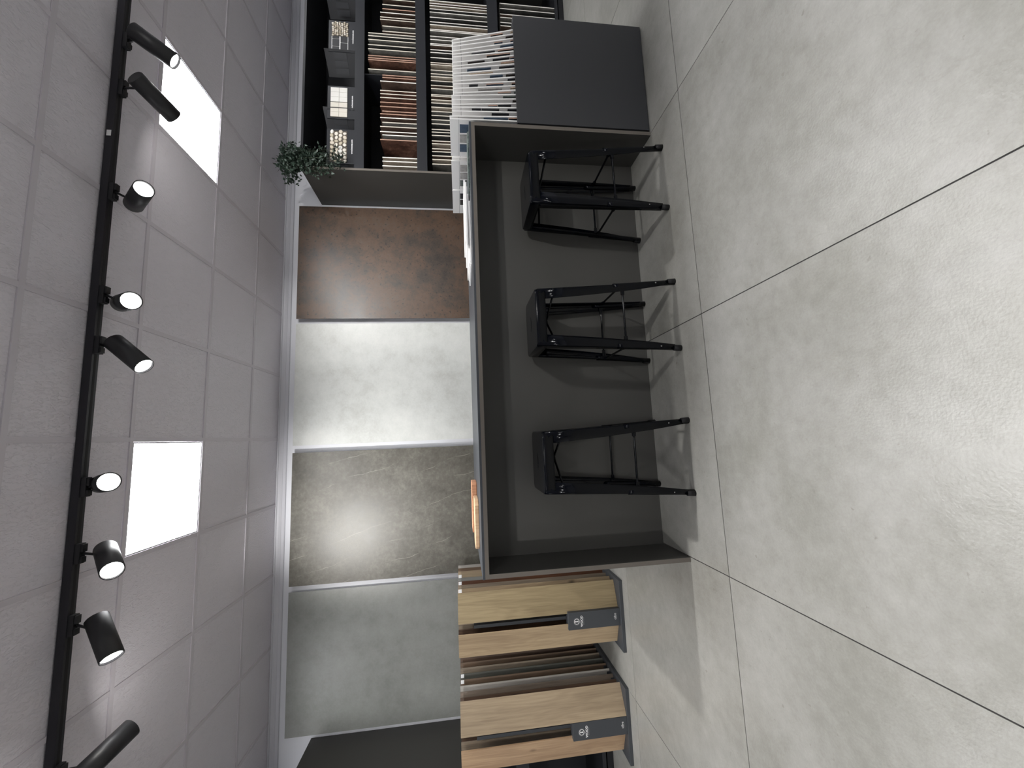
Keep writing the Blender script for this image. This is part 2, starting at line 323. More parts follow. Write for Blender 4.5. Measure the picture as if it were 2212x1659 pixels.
# ------------------------------------------------------------------ track and spotlights
tr = thing('lighting_track', 'long black lighting track fixed under the ceiling', 'track', (0, 2.05, ZC-0.004))
MB().box(-3.4, 4.2, -0.018, 0.018, -0.034, 0.0).obj('rail', M['track'], tr)
MB().box(-3.4, 4.2, -0.006, 0.006, -0.0345, -0.0339).obj('slot', M['rubber'], tr)
MB().box(1.545, 1.575, -0.0188, -0.018, -0.026, -0.006).obj('maker_sticker', M['sticker'], tr, label='small white sticker')
SP = [ # body middle, aim, is its beam on, adaptor x, label, power
 ((2.073, 2.05, 2.677), (-0.476, 0.345, -0.809), 2.09, 'rightmost black track spotlight, its lens glowing against the light panel', 1.0),
 ((1.780, 2.05, 2.654), (-0.25, 0.92, -0.30), 1.82, 'second black track spotlight from the right, turned to the wall with its lens hidden', -1.1),
 ((1.238, 2.05, 2.691), (0.0, -0.695, -0.719), 1.26, 'third black track spotlight from the right, glaring towards the viewer', 1.0),
 ((0.706, 2.05, 2.707), (-0.168, -0.674, -0.719), 0.74, 'fourth black track spotlight from the right, glaring over the middle stool', 1.0),
 ((0.456, 2.05, 2.677), (-0.633, -0.112, -0.766), 0.50, 'middle black track spotlight, slanted down to the left between two glaring ones', 1.6),
 ((-0.126, 2.05, 2.73), (0.075, -0.715, -0.695), -0.14, 'black track spotlight glaring in front of the middle light panel', 1.0),
 ((-0.453, 2.05, 2.69), (-0.326, -0.668, -0.669), -0.42, 'black track spotlight glaring at the left corner of the middle light panel', 1.0),
 ((-0.770, 2.05, 2.683), (-0.708, -0.345, -0.616), -0.71, 'second black track spotlight from the left, lens shining down to the left', 1.0),
 ((-1.216, 2.05, 2.641), (0.30, 0.90, -0.26), -1.28, 'leftmost black track spotlight, turned away with its back end outside the picture', -2.7)]
def circ(r, z, n=28): return [(r*math.cos(2*PI*k/n), r*math.sin(2*PI*k/n), z) for k in range(n)]
RB = 0.041
body_me = MB().loft([circ(RB-0.004, -0.1), circ(RB, -0.096), circ(RB, 0.1), circ(RB-0.004, 0.1), circ(RB-0.005, 0.088)], 0, True).mesh('body', M['lamp'])
lens_me = MB().loft([circ(RB-0.0055, 0.089), circ(RB-0.0055, 0.0905)], 0, True).mesh('lens', M['lens'])
ad_me = MB().box(-0.042, 0.042, -0.014, 0.014, -0.020, 0.0).box(-0.038, -0.014, -0.011, 0.011, -0.028, -0.02).box(0.006, 0.038, -0.011, 0.011, -0.030, -0.02).mesh('adaptor', M['lamp'])
for mid, aim, ax, lab, pw in SP:
    aim = Vector(aim).normalized(); zt = ZC-0.038
    t = thing('track_spotlight', lab, 'spotlight', (ax, 2.05, zt), 0, 'black cylinder spotlights on the ceiling track')
    inst('adaptor', ad_me, t, (0, 0, 0))
    loc = Vector(mid) - Vector((ax, 2.05, zt)); q = aim.to_track_quat('Z', 'Y')
    bo = inst('body', body_me, t, loc); bo.rotation_mode = 'QUATERNION'; bo.rotation_quaternion = q
    le = inst('lens', lens_me, t, loc); le.rotation_mode = 'QUATERNION'; le.rotation_quaternion = q
    hp = loc - aim*0.045
    MB().tube([(0, 0, -0.02), (hp.x*0.7, hp.y*0.7, -0.055), hp], 0.0055, 8).obj('stem', M['lamp'], t)
    ld = bpy.data.lights.new('spot_beam', 'SPOT'); ld.energy = SPOT_W*abs(pw); ld.spot_size = math.radians(82 if pw > 0 else 58); ld.spot_blend = 1.0; ld.shadow_soft_size = 0.028; ld.color = (1.0, 0.985, 0.965)
    lo = bpy.data.objects.new('spot_beam', ld); C.objects.link(lo); lo.parent = t; lo.location = loc + aim*0.112; lo.rotation_mode = 'QUATERNION'; lo.rotation_quaternion = (-aim).to_track_quat('Z', 'Y')

# added track, unseen behind the viewer, to light counter front, shelving and racks
tr2 = thing('lighting_track', 'added black lighting track on the ceiling, unseen behind the viewer', 'track', (0, -0.55, ZC-0.004))
MB().box(-3.4, 4.2, -0.018, 0.018, -0.034, 0.0).obj('rail', M['track'], tr2)
for ax, tgt, pw, sz, lab in ((1.75, (1.08, 2.34, 0.62), 1.5, 40, 'added unseen spotlight behind the viewer aimed at the counter front'), (2.6, (2.9, 3.3, 1.40), 3.0, 58, 'added unseen spotlight behind the viewer aimed at the black shelving'),
                         (-1.3, (-1.75, 3.1, 0.45), 2.2, 62, 'added unseen spotlight behind the viewer aimed at the plank racks')):
    mid = Vector((ax, -0.55, ZC-0.17)); aim = (Vector(tgt)-mid).normalized(); zt = ZC-0.038
    t = thing('track_spotlight', lab, 'spotlight', (ax, -0.55, zt), 0, 'added unseen spotlights behind the viewer')
    inst('adaptor', ad_me, t); loc = Vector((0, 0, mid.z-zt)); q = aim.to_track_quat('Z', 'Y')
    for nm, me in (('body', body_me), ('lens', lens_me)):
        o = inst(nm, me, t, loc); o.rotation_mode = 'QUATERNION'; o.rotation_quaternion = q
    MB().tube([(0, 0, -0.02), loc-aim*0.045], 0.0055, 8).obj('stem', M['lamp'], t)
    ld = bpy.data.lights.new('spot_beam', 'SPOT'); ld.energy = SPOT_W*pw; ld.spot_size = math.radians(sz); ld.spot_blend = 1.0; ld.shadow_soft_size = 0.035; ld.color = (1.0, 0.985, 0.965)
    lo = bpy.data.objects.new('spot_beam', ld); C.objects.link(lo); lo.parent = t; lo.location = loc + aim*0.115; lo.rotation_mode = 'QUATERNION'; lo.rotation_quaternion = (-aim).to_track_quat('Z', 'Y')

# ------------------------------------------------------------------ large-format slabs on the wall
for xa, xb, mk, lab in ((1.218, 2.384, 'rust', 'tall rusty brown stone-look slab on the back wall'), (0.002, 1.168, 'pale', 'tall pale grey concrete-look slab on the back wall'),
                        (-1.236, -0.064, 'dark', 'tall dark brown-grey veined slab on the back wall'), (-2.455, -1.286, 'mid', 'tall mid grey plain slab, leftmost on the back wall')):
    t = thing('display_slab', lab, 'slab', ((xa+xb)/2, 4.026, 0.3), 0, 'large format slabs on the back wall'); hw = (xb-xa)/2
    MB().box(-hw, hw, -0.006, 0.0, 0, 2.407).obj('face', M[mk], t)
    MB().box(-hw+0.06, hw-0.06, 0.0, 0.0535, 0.05, 2.35).obj('backing_frame', M['white'], t)

# ------------------------------------------------------------------ counter
ct = thing('bar_counter', 'long dark taupe counter with a thin blue-grey stone top', 'counter', (0.5405, 2.06, 0))
cxo = 0.5405; xl, xr = -0.676-cxo, 1.757-cxo; D = 0.925
MB().box(xl, xl+0.022, 0, D, 0.0, 1.060, [1, 0, 1, 0, 1, 0]).obj('side_panel', [M['carcass'], M['edge']], ct)
MB().box(xr-0.022, xr, 0, D, 0.0, 1.060, [1, 0, 1, 0, 1, 0]).obj('side_panel', [M['carcass'], M['edge']], ct)
MB().box(xl+0.022, xr-0.022, 0, D, 1.040, 1.060, [0, 0, 1, 0, 0, 0]).obj('top_panel', [M['carcass'], M['edge']], ct)
MB().box(xl+0.022, xr-0.022, 0.285, 0.303, 0.0, 1.040).obj('back_panel', M['carcass'], ct)
MB().box(xl+0.022, xr-0.022, D-0.02, D-0.002, 0.0, 1.040).obj('rear_panel', M['carcass'], ct)
MB().box(xl-0.001, xr+0.001, -0.001, D+0.002, 1.060, 1.072).obj('stone_top', M['stone_top'], ct, bevel=0.001)

# ------------------------------------------------------------------ bar stools
def rsq(h, r, z, n=5):
    pts = []
    for cxs, cys, a0 in ((h-r, h-r, 0), (-h+r, h-r, PI/2), (-h+r, -h+r, PI), (h-r, -h+r, 3*PI/2)):
        for k in range(n+1):
            a_ = a0 + PI/2*k/n; pts.append((cxs+r*math.cos(a_), cys+r*math.sin(a_), z))
    return pts
def make_stool(label):
    t = thing('bar_stool', label, 'bar stool', (0, 0, 0), 0, 'black metal bar stools at the counter'); H = 0.762
    # seat plate with a real hand slot
    cu = bpy.data.curves.new('seat', 'CURVE'); cu.dimensions = '2D'; cu.fill_mode = 'BOTH'; cu.extrude = 0.001; cu.bevel_depth = 0.0015
    for pts in (rsq(0.150, 0.03, 0), [(0.045*math.cos(x)*1.0, 0.008*math.sin(x)*(1.0), 0) for x in [2*PI*k/20 for k in range(20)]]):
        sp = cu.splines.new('POLY'); sp.points.add(len(pts)-1)
        for p, q in zip(sp.points, pts): p.co = (q[0], q[1], 0, 1)
        sp.use_cyclic_u = True
    cu.materials.append(M['stool']); so = bpy.data.objects.new('seat', cu); C.objects.link(so); so.parent = t; so.location = (0, 0, H-0.0055); to_mesh(so)
    mb = MB(); out = [rsq(0.150, 0.03, H-0.003), rsq(0.1535, 0.032, H-0.005), rsq(0.155, 0.033, H-0.010), rsq(0.156, 0.032, H-0.028), rsq(0.154, 0.032, H-0.032), rsq(0.157, 0.032, H-0.055),
                     rsq(0.155, 0.031, H-0.055), rsq(0.152, 0.031, H-0.010), rsq(0.148, 0.03, H-0.006)]
    mb.loft(out, 0, False).obj('apron', M['stool'], t)
    # folded angle legs
    for sx, sy in ((1, 1), (-1, 1), (-1, -1), (1, -1)):
        rings = []
        for z, o, wd, r in ((0.748, 0.153, 0.060, 0.012), (0.60, 0.1595, 0.056, 0.012), (0.45, 0.166, 0.050, 0.012), (0.32, 0.1725, 0.044, 0.012), (0.20, 0.179, 0.038, 0.011), (0.10, 0.1855, 0.031, 0.010), (0.035, 0.191, 0.027, 0.009)):
            arc = [(o-r+r*math.sin(a_), o-r+r*math.cos(a_)) for a_ in [PI/2*k/4 for k in range(5)]]
            ol = [(o-wd, o)] + arc + [(o, o-wd)]; th = 0.004
            il = [(o-th, o-wd)] + [(o-r+(r-th)*math.sin(a_), o-r+(r-th)*math.cos(a_)) for a_ in [PI/2*(4-k)/4 for k in range(5)]] + [(o-wd, o-th)]
            rings.append([(x*sx, y*sy, z) for x, y in ol+il])
        leg = MB().loft(rings, 0, True).obj('leg', M['stool'], t)
        # raised stiffener in the lower half of the leg
        rr = []
        for z, o in ((0.34, 0.1690), (0.31, 0.1700), (0.12, 0.1805), (0.0, 0.1870)):
            rr.append([((o-0.008+0.0145*math.cos(a_))*sx, (o-0.008+0.0145*math.sin(a_))*sy, z) for a_ in [2*PI*k/12 for k in range(12)]])
        MB().loft(rr, 0, True).obj('stiffener', M['stool'], leg)
        MB().tube([((0.181)*sx, 0.181*sy, 0.040), (0.1835*sx, 0.1835*sy, 0.0)], [0.0148, 0.0148], 14).obj('rubber_foot', M['rubber'], leg)
        MB().tube([(sx*0.172, sy*0.189, 0.112), (sx*0.172, sy*0.1915, 0.112)], 0.0035, 8).obj('screw', M['screw'], leg)
    for a_ in range(4):   # four lower stretchers with flattened ends
        ca, sa = (math.cos(a_*PI/2), math.sin(a_*PI/2))
        P = lambda x, y, z: (x*ca-y*sa, x*sa+y*ca, z)
        mb = MB().tube([P(-0.145, -0.168, 0.292), P(-0.105, -0.168, 0.292), P(0.105, -0.168, 0.292), P(0.145, -0.168, 0.292)], [0.0058]*4, 8)
        for s_ in (-1, 1):
            q = [P(s_*0.112, -0.173, 0.284), P(s_*0.162, -0.173, 0.280), P(s_*0.162, -0.163, 0.280), P(s_*0.112, -0.163, 0.284), P(s_*0.112, -0.173, 0.300), P(s_*0.162, -0.173, 0.304), P(s_*0.162, -0.163, 0.304), P(s_*0.112, -0.163, 0.300)]
            mb.quadbox(q)
        mb.obj('stretcher', M['stool'], t)
    MB().tube([(-0.150, -0.150, 0.655), (0, 0, 0.668), (0.150, 0.150, 0.655)], 0.0055, 8).obj('cross_brace', M['stool'], t)
    MB().tube([(0.150, -0.150, 0.655), (0, 0, 0.680), (-0.150, 0.150, 0.655)], 0.0055, 8).obj('cross_brace', M['stool'], t)
    return t
s0 = make_stool('glossy black metal bar stool, leftmost at the counter')
s0.location = (-0.132, 2.142, 0)
for loc, rz, lab in (((0.609, 2.142, 0), 0.0, 'glossy black metal bar stool in the middle of the three'), ((1.388, 2.133, 0), 0.02, 'glossy black metal bar stool, rightmost, beside the grey box of white boards')):
    s = copy_tree(s0); s.location = loc; s.rotation_euler = (0, 0, rz); s['label'] = lab
s0.rotation_euler = (0, 0, -0.015)

# ------------------------------------------------------------------ wood-look plank racks
WOODS = {'olive': ((118, 102, 74), (164, 146, 112)), 'tan': ((142, 120, 94), (184, 162, 130)), 'greige': ((108, 96, 82), (146, 132, 114)), 'red': ((66, 38, 24), (104, 66, 42)), 'grey': ((112, 112, 108), (148, 148, 144)),
         'oak': ((132, 114, 92), (172, 153, 126)), 'brown': ((74, 58, 44), (116, 94, 74)), 'light': ((148, 142, 134), (180, 175, 168)), 'pink': ((150, 120, 92), (196, 166, 132)), 'darkgrey': ((58, 58, 52), (92, 92, 84)), 'walnut': ((60, 44, 34), (98, 76, 60)), 'greybrown': ((92, 80, 68), (132, 118, 104))}
NICE = {'olive': 'olive oak', 'tan': 'tan oak', 'greige': 'greige', 'red': 'red-brown', 'grey': 'grey', 'oak': 'honey oak', 'brown': 'brown', 'light': 'pale grey', 'pink': 'pinkish oak', 'darkgrey': 'dark grey-green', 'walnut': 'walnut brown', 'greybrown': 'grey-brown'}
WM = {k: wood('wood_'+k, *v) for k, v in WOODS.items()}
plank_mes = {}
def plank(x0, y0, x1, y1, kind, label, grp, zb=0.0265, ht=1.185, sticker=False, rightside=True):
    """a 20 x 120 cm board standing between two points"""
    d = Vector((x1-x0, y1-y0, 0)); L_ = 0.198; ang = math.atan2(d.y, d.x)
    if kind not in plank_mes: plank_mes[kind] = MB().box(-L_/2, L_/2, -0.0045, 0.0045, 0, ht, 0).mesh('sample_plank', WM[kind])
    c = Vector(((x0+x1)/2, (y0+y1)/2, zb))
    t = inst('sample_plank', plank_mes[kind], None, c); t.rotation_euler = (0, 0, ang); tag(t, label, 'sample plank', grp)
    if sticker:
        sx = 0.099-0.026 if sticker == 1 else -0.099+0.002
        MB().box(sx, sx+0.024, -0.0055, -0.0046, ht-0.03, ht-0.004).obj('sticker', M['sticker'], t, label='small white sticker at the top corner')
def logo(parent, x, y, z, s):
    for r0, r1 in ((0.95, 1.0), (0.66, 0.80)):
        mb = MB(); n = 40; b = len(mb.v)
        for k in range(n):
            a_ = 2*PI*k/n
            for r in (r0, r1): mb.v.append((x+s*r*math.cos(a_), y, z+s*r*math.sin(a_))); mb.v.append((x+s*r*math.cos(a_), y-0.0006, z+s*r*math.sin(a_)))
        for k in range(n):
            i0, i1 = b+4*k, b+4*((k+1) % n)
            for f in ((i0+1, i1+1, i1+3, i0+3), (i0, i0+2, i1+2, i1), (i0, i1, i1+1, i0+1), (i0+2, i0+3, i1+3, i1+2)): mb.f.append(f); mb.m.append(0); mb.sm.append(0)
        mb.obj('emblem_ring', M['print'] if r0 < 0.9 else M['print2'], parent)
    a = 0.20; pts = [(-a*1.15, 0.48), (-a*0.55, 0), (-a*1.15, -0.48), (a*1.15, -0.48), (a*0.55, 0), (a*1.15, 0.48)]
    pts = [(x+s*px, z+s*pz) for px, pz in pts]; mb = MB(); n = len(pts)
    mb.v = [(px, y, pz) for px, pz in pts] + [(px, y-0.0006, pz) for px, pz in pts]
    mb.f = [tuple(range(n)), tuple(reversed(range(n, 2*n)))] + [(i, (i+1) % n, n+(i+1) % n, n+i) for i in range(n)]; mb.m = [0]*len(mb.f); mb.sm = [0]*len(mb.f)
    mb.obj('emblem', M['print'], parent)
def rack(xl, xr, yf, yb, c0, c1, cyf, zt, lab):
    t = thing('plank_rack', lab, 'display rack', ((xl+xr)/2, yf, 0), 0, 'floor racks of wood-look planks'); ox = (xl+xr)/2
    MB().box(xl-ox, xr-ox, 0, yb-yf, 0, 0.026).obj('base_plate', M['rackmetal'], t, bevel=0.002)
    a_, b_ = c0-ox, c1-ox; y0 = cyf-yf
    bo = MB().box(a_, b_, y0, y0+0.07, 0.026, zt).obj('front_box', M['rackmetal'], t, bevel=0.0015)
    mx = (a_+b_)/2
    MB().box(mx-0.011, mx+0.011, y0+0.07, yb-yf-0.04, 0.026, 1.10).obj('spine', M['rackmetal'], t)
    for k in range(10):
        y = y0+0.10+k*0.085
        if y < yb-yf-0.05:
            for sg in (-1, 1):
                MB().box(0.0, 0.17, -0.002, 0.002, 0.026, 0.05).obj('divider_bar', M['rackmetal'], t, (mx+sg*0.035, y-0.012, 0), (0, 0, 0.32 if sg > 0 else PI-0.38))
    s = (b_-a_)*0.21
    logo(bo, mx-0.004, y0-0.0002, zt-0.062, s)
    text('WOOD', 0.022, bo, (mx-0.004, y0-0.0004, zt-0.100), M['print'], font_w=0.0006)
    text('SOLUTION', 0.0105, bo, (mx-0.004, y0-0.0004, zt-0.114), M['print2'])
    text('cifre', 0.025, bo, (mx+0.006, y0-0.0004, 0.062), M['print'])
    text('CERAMICA', 0.0055, bo, (mx+0.006, y0-0.0004, 0.050), M['print2'])
    return t
rack(-1.59, -1.089, 3.055, 3.99, -1.411, -1.291, 3.08, 0.417, 'graphite plank rack nearer the counter, with a logo box in front')
rack(-2.346, -1.84, 3.077, 3.99, -2.143, -2.028, 3.06+0.025, 0.427, 'graphite plank rack by the left edge of the picture, with a logo box')
G1, G2 = 'wood-look planks in the rack beside the counter', 'wood-look planks in the rack at the left edge'
kinds1 = ['olive', 'tan', 'greige', 'red', 'grey', 'oak', 'oak', 'brown', 'light']
for k, kd in enumerate(kinds1):
    y = 0.083*k
    plank(-1.296-0.011, 3.113+y-0.004, -1.119, 3.172+y, kd, f'{NICE[kd]} plank, {ORD[k]} from front, right side of the rack by the counter', G1, sticker=(1 if k in (1, 3, 5) else False))
kinds1l = ['tan', 'walnut', 'greige', 'brown', 'oak', 'greybrown', 'grey', 'brown', 'tan']
for k, kd in enumerate(kinds1l):
    y = 0.083*k
    plank(-1.557, 3.175+y, -1.375, 3.098+y, kd, f'{NICE[kd]} plank, {ORD[k]} from front, left side of the rack by the counter', G1)
plank(-2.028, 3.082+0.012, -1.855, 3.187, 'oak', 'pale oak plank swung open at the front right of the left edge rack', G2)
kinds2 = ['walnut', 'greybrown', 'light', 'brown', 'darkgrey', 'greige', 'brown', 'walnut']
for k, kd in enumerate(kinds2):
    y = [3.262, 3.335, 3.41, 3.49, 3.57, 3.655, 3.735, 3.81][k]
    plank(-1.873-0.190, y-0.062, -1.873, y, kd, f'{NICE[kd]} plank, {ORD[k]} behind the open oak plank in the left edge rack', G2, sticker=(1 if k in (3, 4) else False))
kinds2l = ['pink', 'greige', 'walnut', 'oak', 'brown', 'grey', 'tan', 'brown']
for k, kd in enumerate(kinds2l):
    y = 0.083*k
    plank(-2.315, 3.199+y, -2.13, 3.122+y, kd, f'{NICE[kd]} plank, {ORD[k]} from front, left side of the left edge rack', G2)

# ------------------------------------------------------------------ shelving units against the back wall
def unit(xa, xb, lab, open_side):
    t = thing('sample_shelving', lab, 'shelving', (xa, 3.5, 0)); W = xb-xa; DP = 0.578; TH = 0.02
    MB().box(0, TH, 0, DP, 0.05, 2.51, [0, 0, 1, 0, 0, 0]).obj('side_panel', [M['carcass'], M['edge']], t)
    MB().box(W-TH, W, 0, DP, 0.05, 2.51, [0, 0, 1, 0, 0, 0]).obj('side_panel', [M['carcass'], M['edge']], t)
    MB().box(TH, W-TH, 0, DP, 2.49, 2.51, [0, 0, 0, 0, 0, 0]).obj('top_panel', M['black'], t)
    MB().box(TH, W-TH, DP-0.012, DP-0.002, 0.05, 2.49).obj('rear_panel', M['black'], t)
    MB().box(0.01, W-0.01, 0.03, DP-0.02, 0.0, 0.05).obj('plinth', M['black'], t)
    for z0, z1 in ((1.968, 2.052), (1.403, 1.495), (0.695, 0.795), (0.07, 0.10)):
        MB().box(TH, W-TH, 0.0, 0.018, z0, z1).obj('shelf_lip', M['blacklip'], t)
        MB().box(TH, W-TH, 0.018, DP-0.012, z1-0.03, z1-0.012).obj('shelf', M['black'], t)
    return t
unit(2.437, 5.05, 'tall black sample shelving with a dark taupe side, right of the slabs', 0)
unit(-4.60, -2.512, 'tall dark shelving at the left edge, beside the mid grey slab', 1)
# px rows of the sample edges in the photograph, turned into X on the shelf front (Y = 3.5)
def px2x(px, py, Y):
    d = Matrix(R) @ Vector(((px-1106)/875.155, -(py-829.5)/875.155, -1)); return d.x*Y/d.y
FACE = {'rust brown': stone('tile_rust', [(58, 40, 34), (96, 66, 54), (134, 100, 84)], (8, 30, 90), 0.5, 0.05, 0.1), 'brown': stone('tile_brown', [(60, 48, 42), (88, 72, 62), (112, 94, 82)], (8, 30, 90), 0.5, 0.05, 0.1),
        'grey': stone('tile_grey', [(84, 82, 78), (112, 110, 104), (134, 132, 126)], (8, 30, 90), 0.5, 0.05, 0.1), 'charcoal': stone('tile_charcoal', [(44, 44, 44), (62, 62, 60), (84, 82, 80)], (8, 30, 90), 0.5, 0.05, 0.1),
        'beige': stone('tile_beige', [(140, 128, 112), (166, 154, 138), (184, 174, 158)], (8, 30, 90), 0.5, 0.05, 0.1), 'white': stone('tile_white', [(186, 184, 178), (204, 202, 196), (216, 214, 210)], (8, 30, 90), 0.45, 0.05, 0.1)}
EDGE = {'pale': flat('pale_tile_body', (222, 215, 200), 0.6), 'terracotta': flat('terracotta_body', (186, 150, 130), 0.6), 'bone': flat('bone_tile_body', (242, 239, 230), 0.6)}
tm = {}
def tile_sample(x, z0, h, face, edge, label, grp, dep=0.30, th=0.0095, tw=0.0, lean=0.0):
    key = (h, face, edge, dep)
    if key not in tm: tm[key] = MB().box(-th/2, th/2, 0, dep, 0, h, [1, 1, 1, 0, 1, 0]).mesh('tile_sample', [FACE[face], EDGE[edge]])
    t = inst('tile_sample', tm[key], None, (x, 3.519, z0)); t.rotation_euler = (0, lean, tw); return tag(t, label, 'tile sample', grp)
rows2 = [(3, 0, 'brown', 'pale'), (15, 0, 'charcoal', 'pale'), (24, 0, 'brown', 'terracotta'), (32, 1, 'brown', 'bone'), (42, 1, 'brown', 'pale'), (47, 1, 'brown', 'pale'), (61, 0, 'grey', 'pale'), (72, 0, 'brown', 'pale'),
         (78, 2, 'grey', 'pale'), (84, 2, 'charcoal', 'pale'), (92, 2, 'grey', 'pale'), (103, 2, 'charcoal', 'pale'), (112, 2, 'grey', 'pale'), (126, 2, 'brown', 'terracotta'), (131, 2, 'rust brown', 'terracotta'), (135, 2, 'rust brown', 'terracotta'), (155, 2, 'grey', 'pale'),
         (166, 0, 'rust brown', 'terracotta'), (171, 0, 'rust brown', 'terracotta'), (179, 1, 'brown', 'bone'), (199, 1, 'rust brown', 'pale'), (206, 1, 'rust brown', 'pale'), (214, 1, 'rust brown', 'pale'), (224, 1, 'rust brown', 'terracotta'), (233, 1, 'rust brown', 'terracotta'),
         (243, 0, 'rust brown', 'terracotta'), (249, 1, 'rust brown', 'terracotta'), (257, 1, 'brown', 'bone'), (267, 0, 'grey', 'pale'), (276, 1, 'brown', 'pale'), (287, 1, 'brown', 'bone'), (294, 0, 'grey', 'bone'), (304, 1, 'rust brown', 'terracotta'),
         (342, 0, 'beige', 'bone'), (350, 0, 'beige', 'bone'), (360, 0, 'beige', 'bone')]
rows2 = sorted(rows2, key=lambda r: -r[0])
for k, (py, hk, fc, ed) in enumerate(rows2):
    x = px2x(898, py+1, 3.519); h = (0.325, 0.345, 0.455)[hk]
    nm = {'0': 'short', '1': 'mid-height', '2': 'tall'}[str(hk)]
    tile_sample(x, 1.483, h, fc, ed, f'{nm} {fc} tile sample, {ORD[k]} from the left on the upper sample shelf', 'tile samples on the upper sample shelf', tw=random.uniform(-0.03, 0.01))
rows3 = sorted([1, 7, 12, 19, 26, 37, 47, 53, 63, 66, 78, 85, 94, 97, 107, 113, 124, 135, 139, 151, 159, 165, 174, 184, 191, 204, 207, 215, 222, 231, 240, 249, 258, 267, 279, 285, 292, 304, 310, 321, 327, 336, 344, 354], reverse=True)
last = -9
for k, py in enumerate(rows3):
    x = max(px2x(932, py, 3.519), last+0.0125); last = x
    fc = random.choice(['grey', 'charcoal', 'charcoal', 'brown', 'beige', 'grey']); ed = 'pale' if py > 130 else 'bone'
    tile_sample(x, 0.783, 0.575, fc, ed, f'{fc} tile sample, {ORD[k]} from the left on the middle sample shelf', 'tile samples on the middle sample shelf', tw=0, lean=0)
rows4 = [125, 112, 100, 88, 78, 68, 55, 48, 37, 30, 18, 7]
for k, py in enumerate(rows4):
    x = px2x(1080, py, 3.519); fc = ['brown', 'charcoal', 'grey'][k % 3]
    tile_sample(x, 0.088, 0.575, fc, 'bone', f'{fc} tile sample, {ORD[k]} from the left on the lowest sample shelf behind the white boards', 'tile samples on the lowest shelf', lean=0)
# thin divider between the upper samples
xd = px2x(806, 161, 3.52)
dv = MB().box(xd-0.003, xd+0.003, 3.52, 3.9, 1.483, 1.99).obj('shelf_divider', M['blacklip']); tag(dv, 'thin black divider plate among the upper tile samples', 'divider')

# ------------------------------------------------------------------ mosaic display boards on the top shelf
peb = [flat('pebble_'+str(i), c, 0.6) for i, c in enumerate([(226, 220, 208), (206, 196, 180), (236, 234, 228), (190, 180, 160)])]
def mosaic_board(x, w_, lab, kinds, rot=0):
    t = thing('mosaic_board', lab, 'display board', (x, 3.545, 2.044), rot, 'black mosaic boards on the top shelf')
    bo = MB().box(-w_/2, w_/2, 0, 0.012, 0, 0.262).obj('board', M['blacklip'], t, bevel=0.003)
    n = len(kinds); ww = (w_-0.03)/n; zt = 0.232; zb = 0.082
    for i, kd in enumerate(kinds):
        xa = -w_/2+0.015+i*ww; xb = xa+ww-0.006
        MB().box(xa, xb, -0.002, 0, zb, zt).obj('backing_mesh', M['grout_light'] if kd != 'brick' else M['white'], bo)
        if kd in ('squareL', 'squareW'):
            m_ = FACE['white'] if kd == 'squareL' else FACE['beige']
            for a in range(3):
                for b in range(2):
                    cw = (xb-xa)/3; ch = (zt-zb)/2
                    MB().box(xa+a*cw+0.0012, xa+(a+1)*cw-0.0012, -0.007, -0.002, zb+b*ch+0.0012, zb+(b+1)*ch-0.0012).obj('mosaic_tile', peb[2] if kd == 'squareL' else peb[0], t)
        elif kd == 'brick':
            for b in range(2):
                for a in range(3):
                    cw = (xb-xa)/1.8; ch = (zt-zb)/2; x0 = xa+(a-0.5*b)*cw; x1_ = min(x0+cw-0.008, xb-0.002); x0 = max(x0, xa+0.002)
                    if x1_-x0 > 0.01: MB().box(x0, x1_, -0.006, -0.002, zb+b*ch+0.006, zb+(b+1)*ch-0.006).obj('mosaic_tile', M['black'], t)
        else:
            rr = 0.0185 if kd == 'pebble' else 0.010
            nx = max(2, int((xb-xa)/(2*rr))); nz = int((zt-zb)/(2*rr))
            for a in range(nx):
                for b in range(nz):
                    px_ = xa+(a+0.5+0.5*(b % 2 - 0.5))*(xb-xa)/nx; pz = zb+(b+0.5)*(zt-zb)/nz
                    r1_, r2_ = rr*random.uniform(0.95, 1.12), rr*random.uniform(0.70, 0.98); px_ += random.uniform(-0.003, 0.003); pz += random.uniform(-0.003, 0.003); an = random.uniform(0, PI)
                    rings = []
                    for yy, f in ((-0.002, 1.0), (-0.006, 0.95), (-0.0085, 0.6)):
                        rings.append([(px_+r1_*f*math.cos(q)*math.cos(an)-r2_*f*math.sin(q)*math.sin(an), yy, pz+r1_*f*math.cos(q)*math.sin(an)+r2_*f*math.sin(q)*math.cos(an)) for q in [2*PI*k/10 for k in range(10)]])
                    MB().loft(rings, 0, True).obj('pebble', peb[random.choice([0, 0, 1, 2, 3] if kd == 'pebble' else [0, 1, 3, 3])], t)
    text('www.boxmat.com', 0.0195, bo, (0.0, -0.0006, 0.040), M['print'], font_w=0.0007)
mosaic_board(px2x(735, 316, 3.545)-0.0, 0.345, 'black board with round cream pebbles, leftmost on the top shelf', ['pebble', 'pebble'])
mosaic_board(px2x(735, 221, 3.545), 0.335, 'black board with two panels of small square tiles on the top shelf', ['squareW', 'squareL'])
mosaic_board(px2x(735, 78, 3.545), 0.335, 'black board with beige pebbles and dark bricks on the top shelf', ['brick', 'beads'])
def dark_board(x, lab, rz):
    t = thing('mosaic_board', lab, 'display board', (x, 3.62, 2.044), rz, 'black mosaic boards on the top shelf')
    MB().box(-0.11, 0.11, 0, 0.012, 0, 0.30).obj('board', M['black'], t, bevel=0.003)
    for a in range(3): MB().box(-0.08+a*0.06, -0.035+a*0.06, -0.004, 0, 0.10, 0.22).obj('mosaic_strip', M['blacklip'], t)
dark_board(px2x(735, 262, 3.62), 'dark board half hidden between the pebble board and the square tile board', -0.9)
dark_board(px2x(735, 138, 3.62), 'dark turned board between the square tile board and the brick board', -0.9)
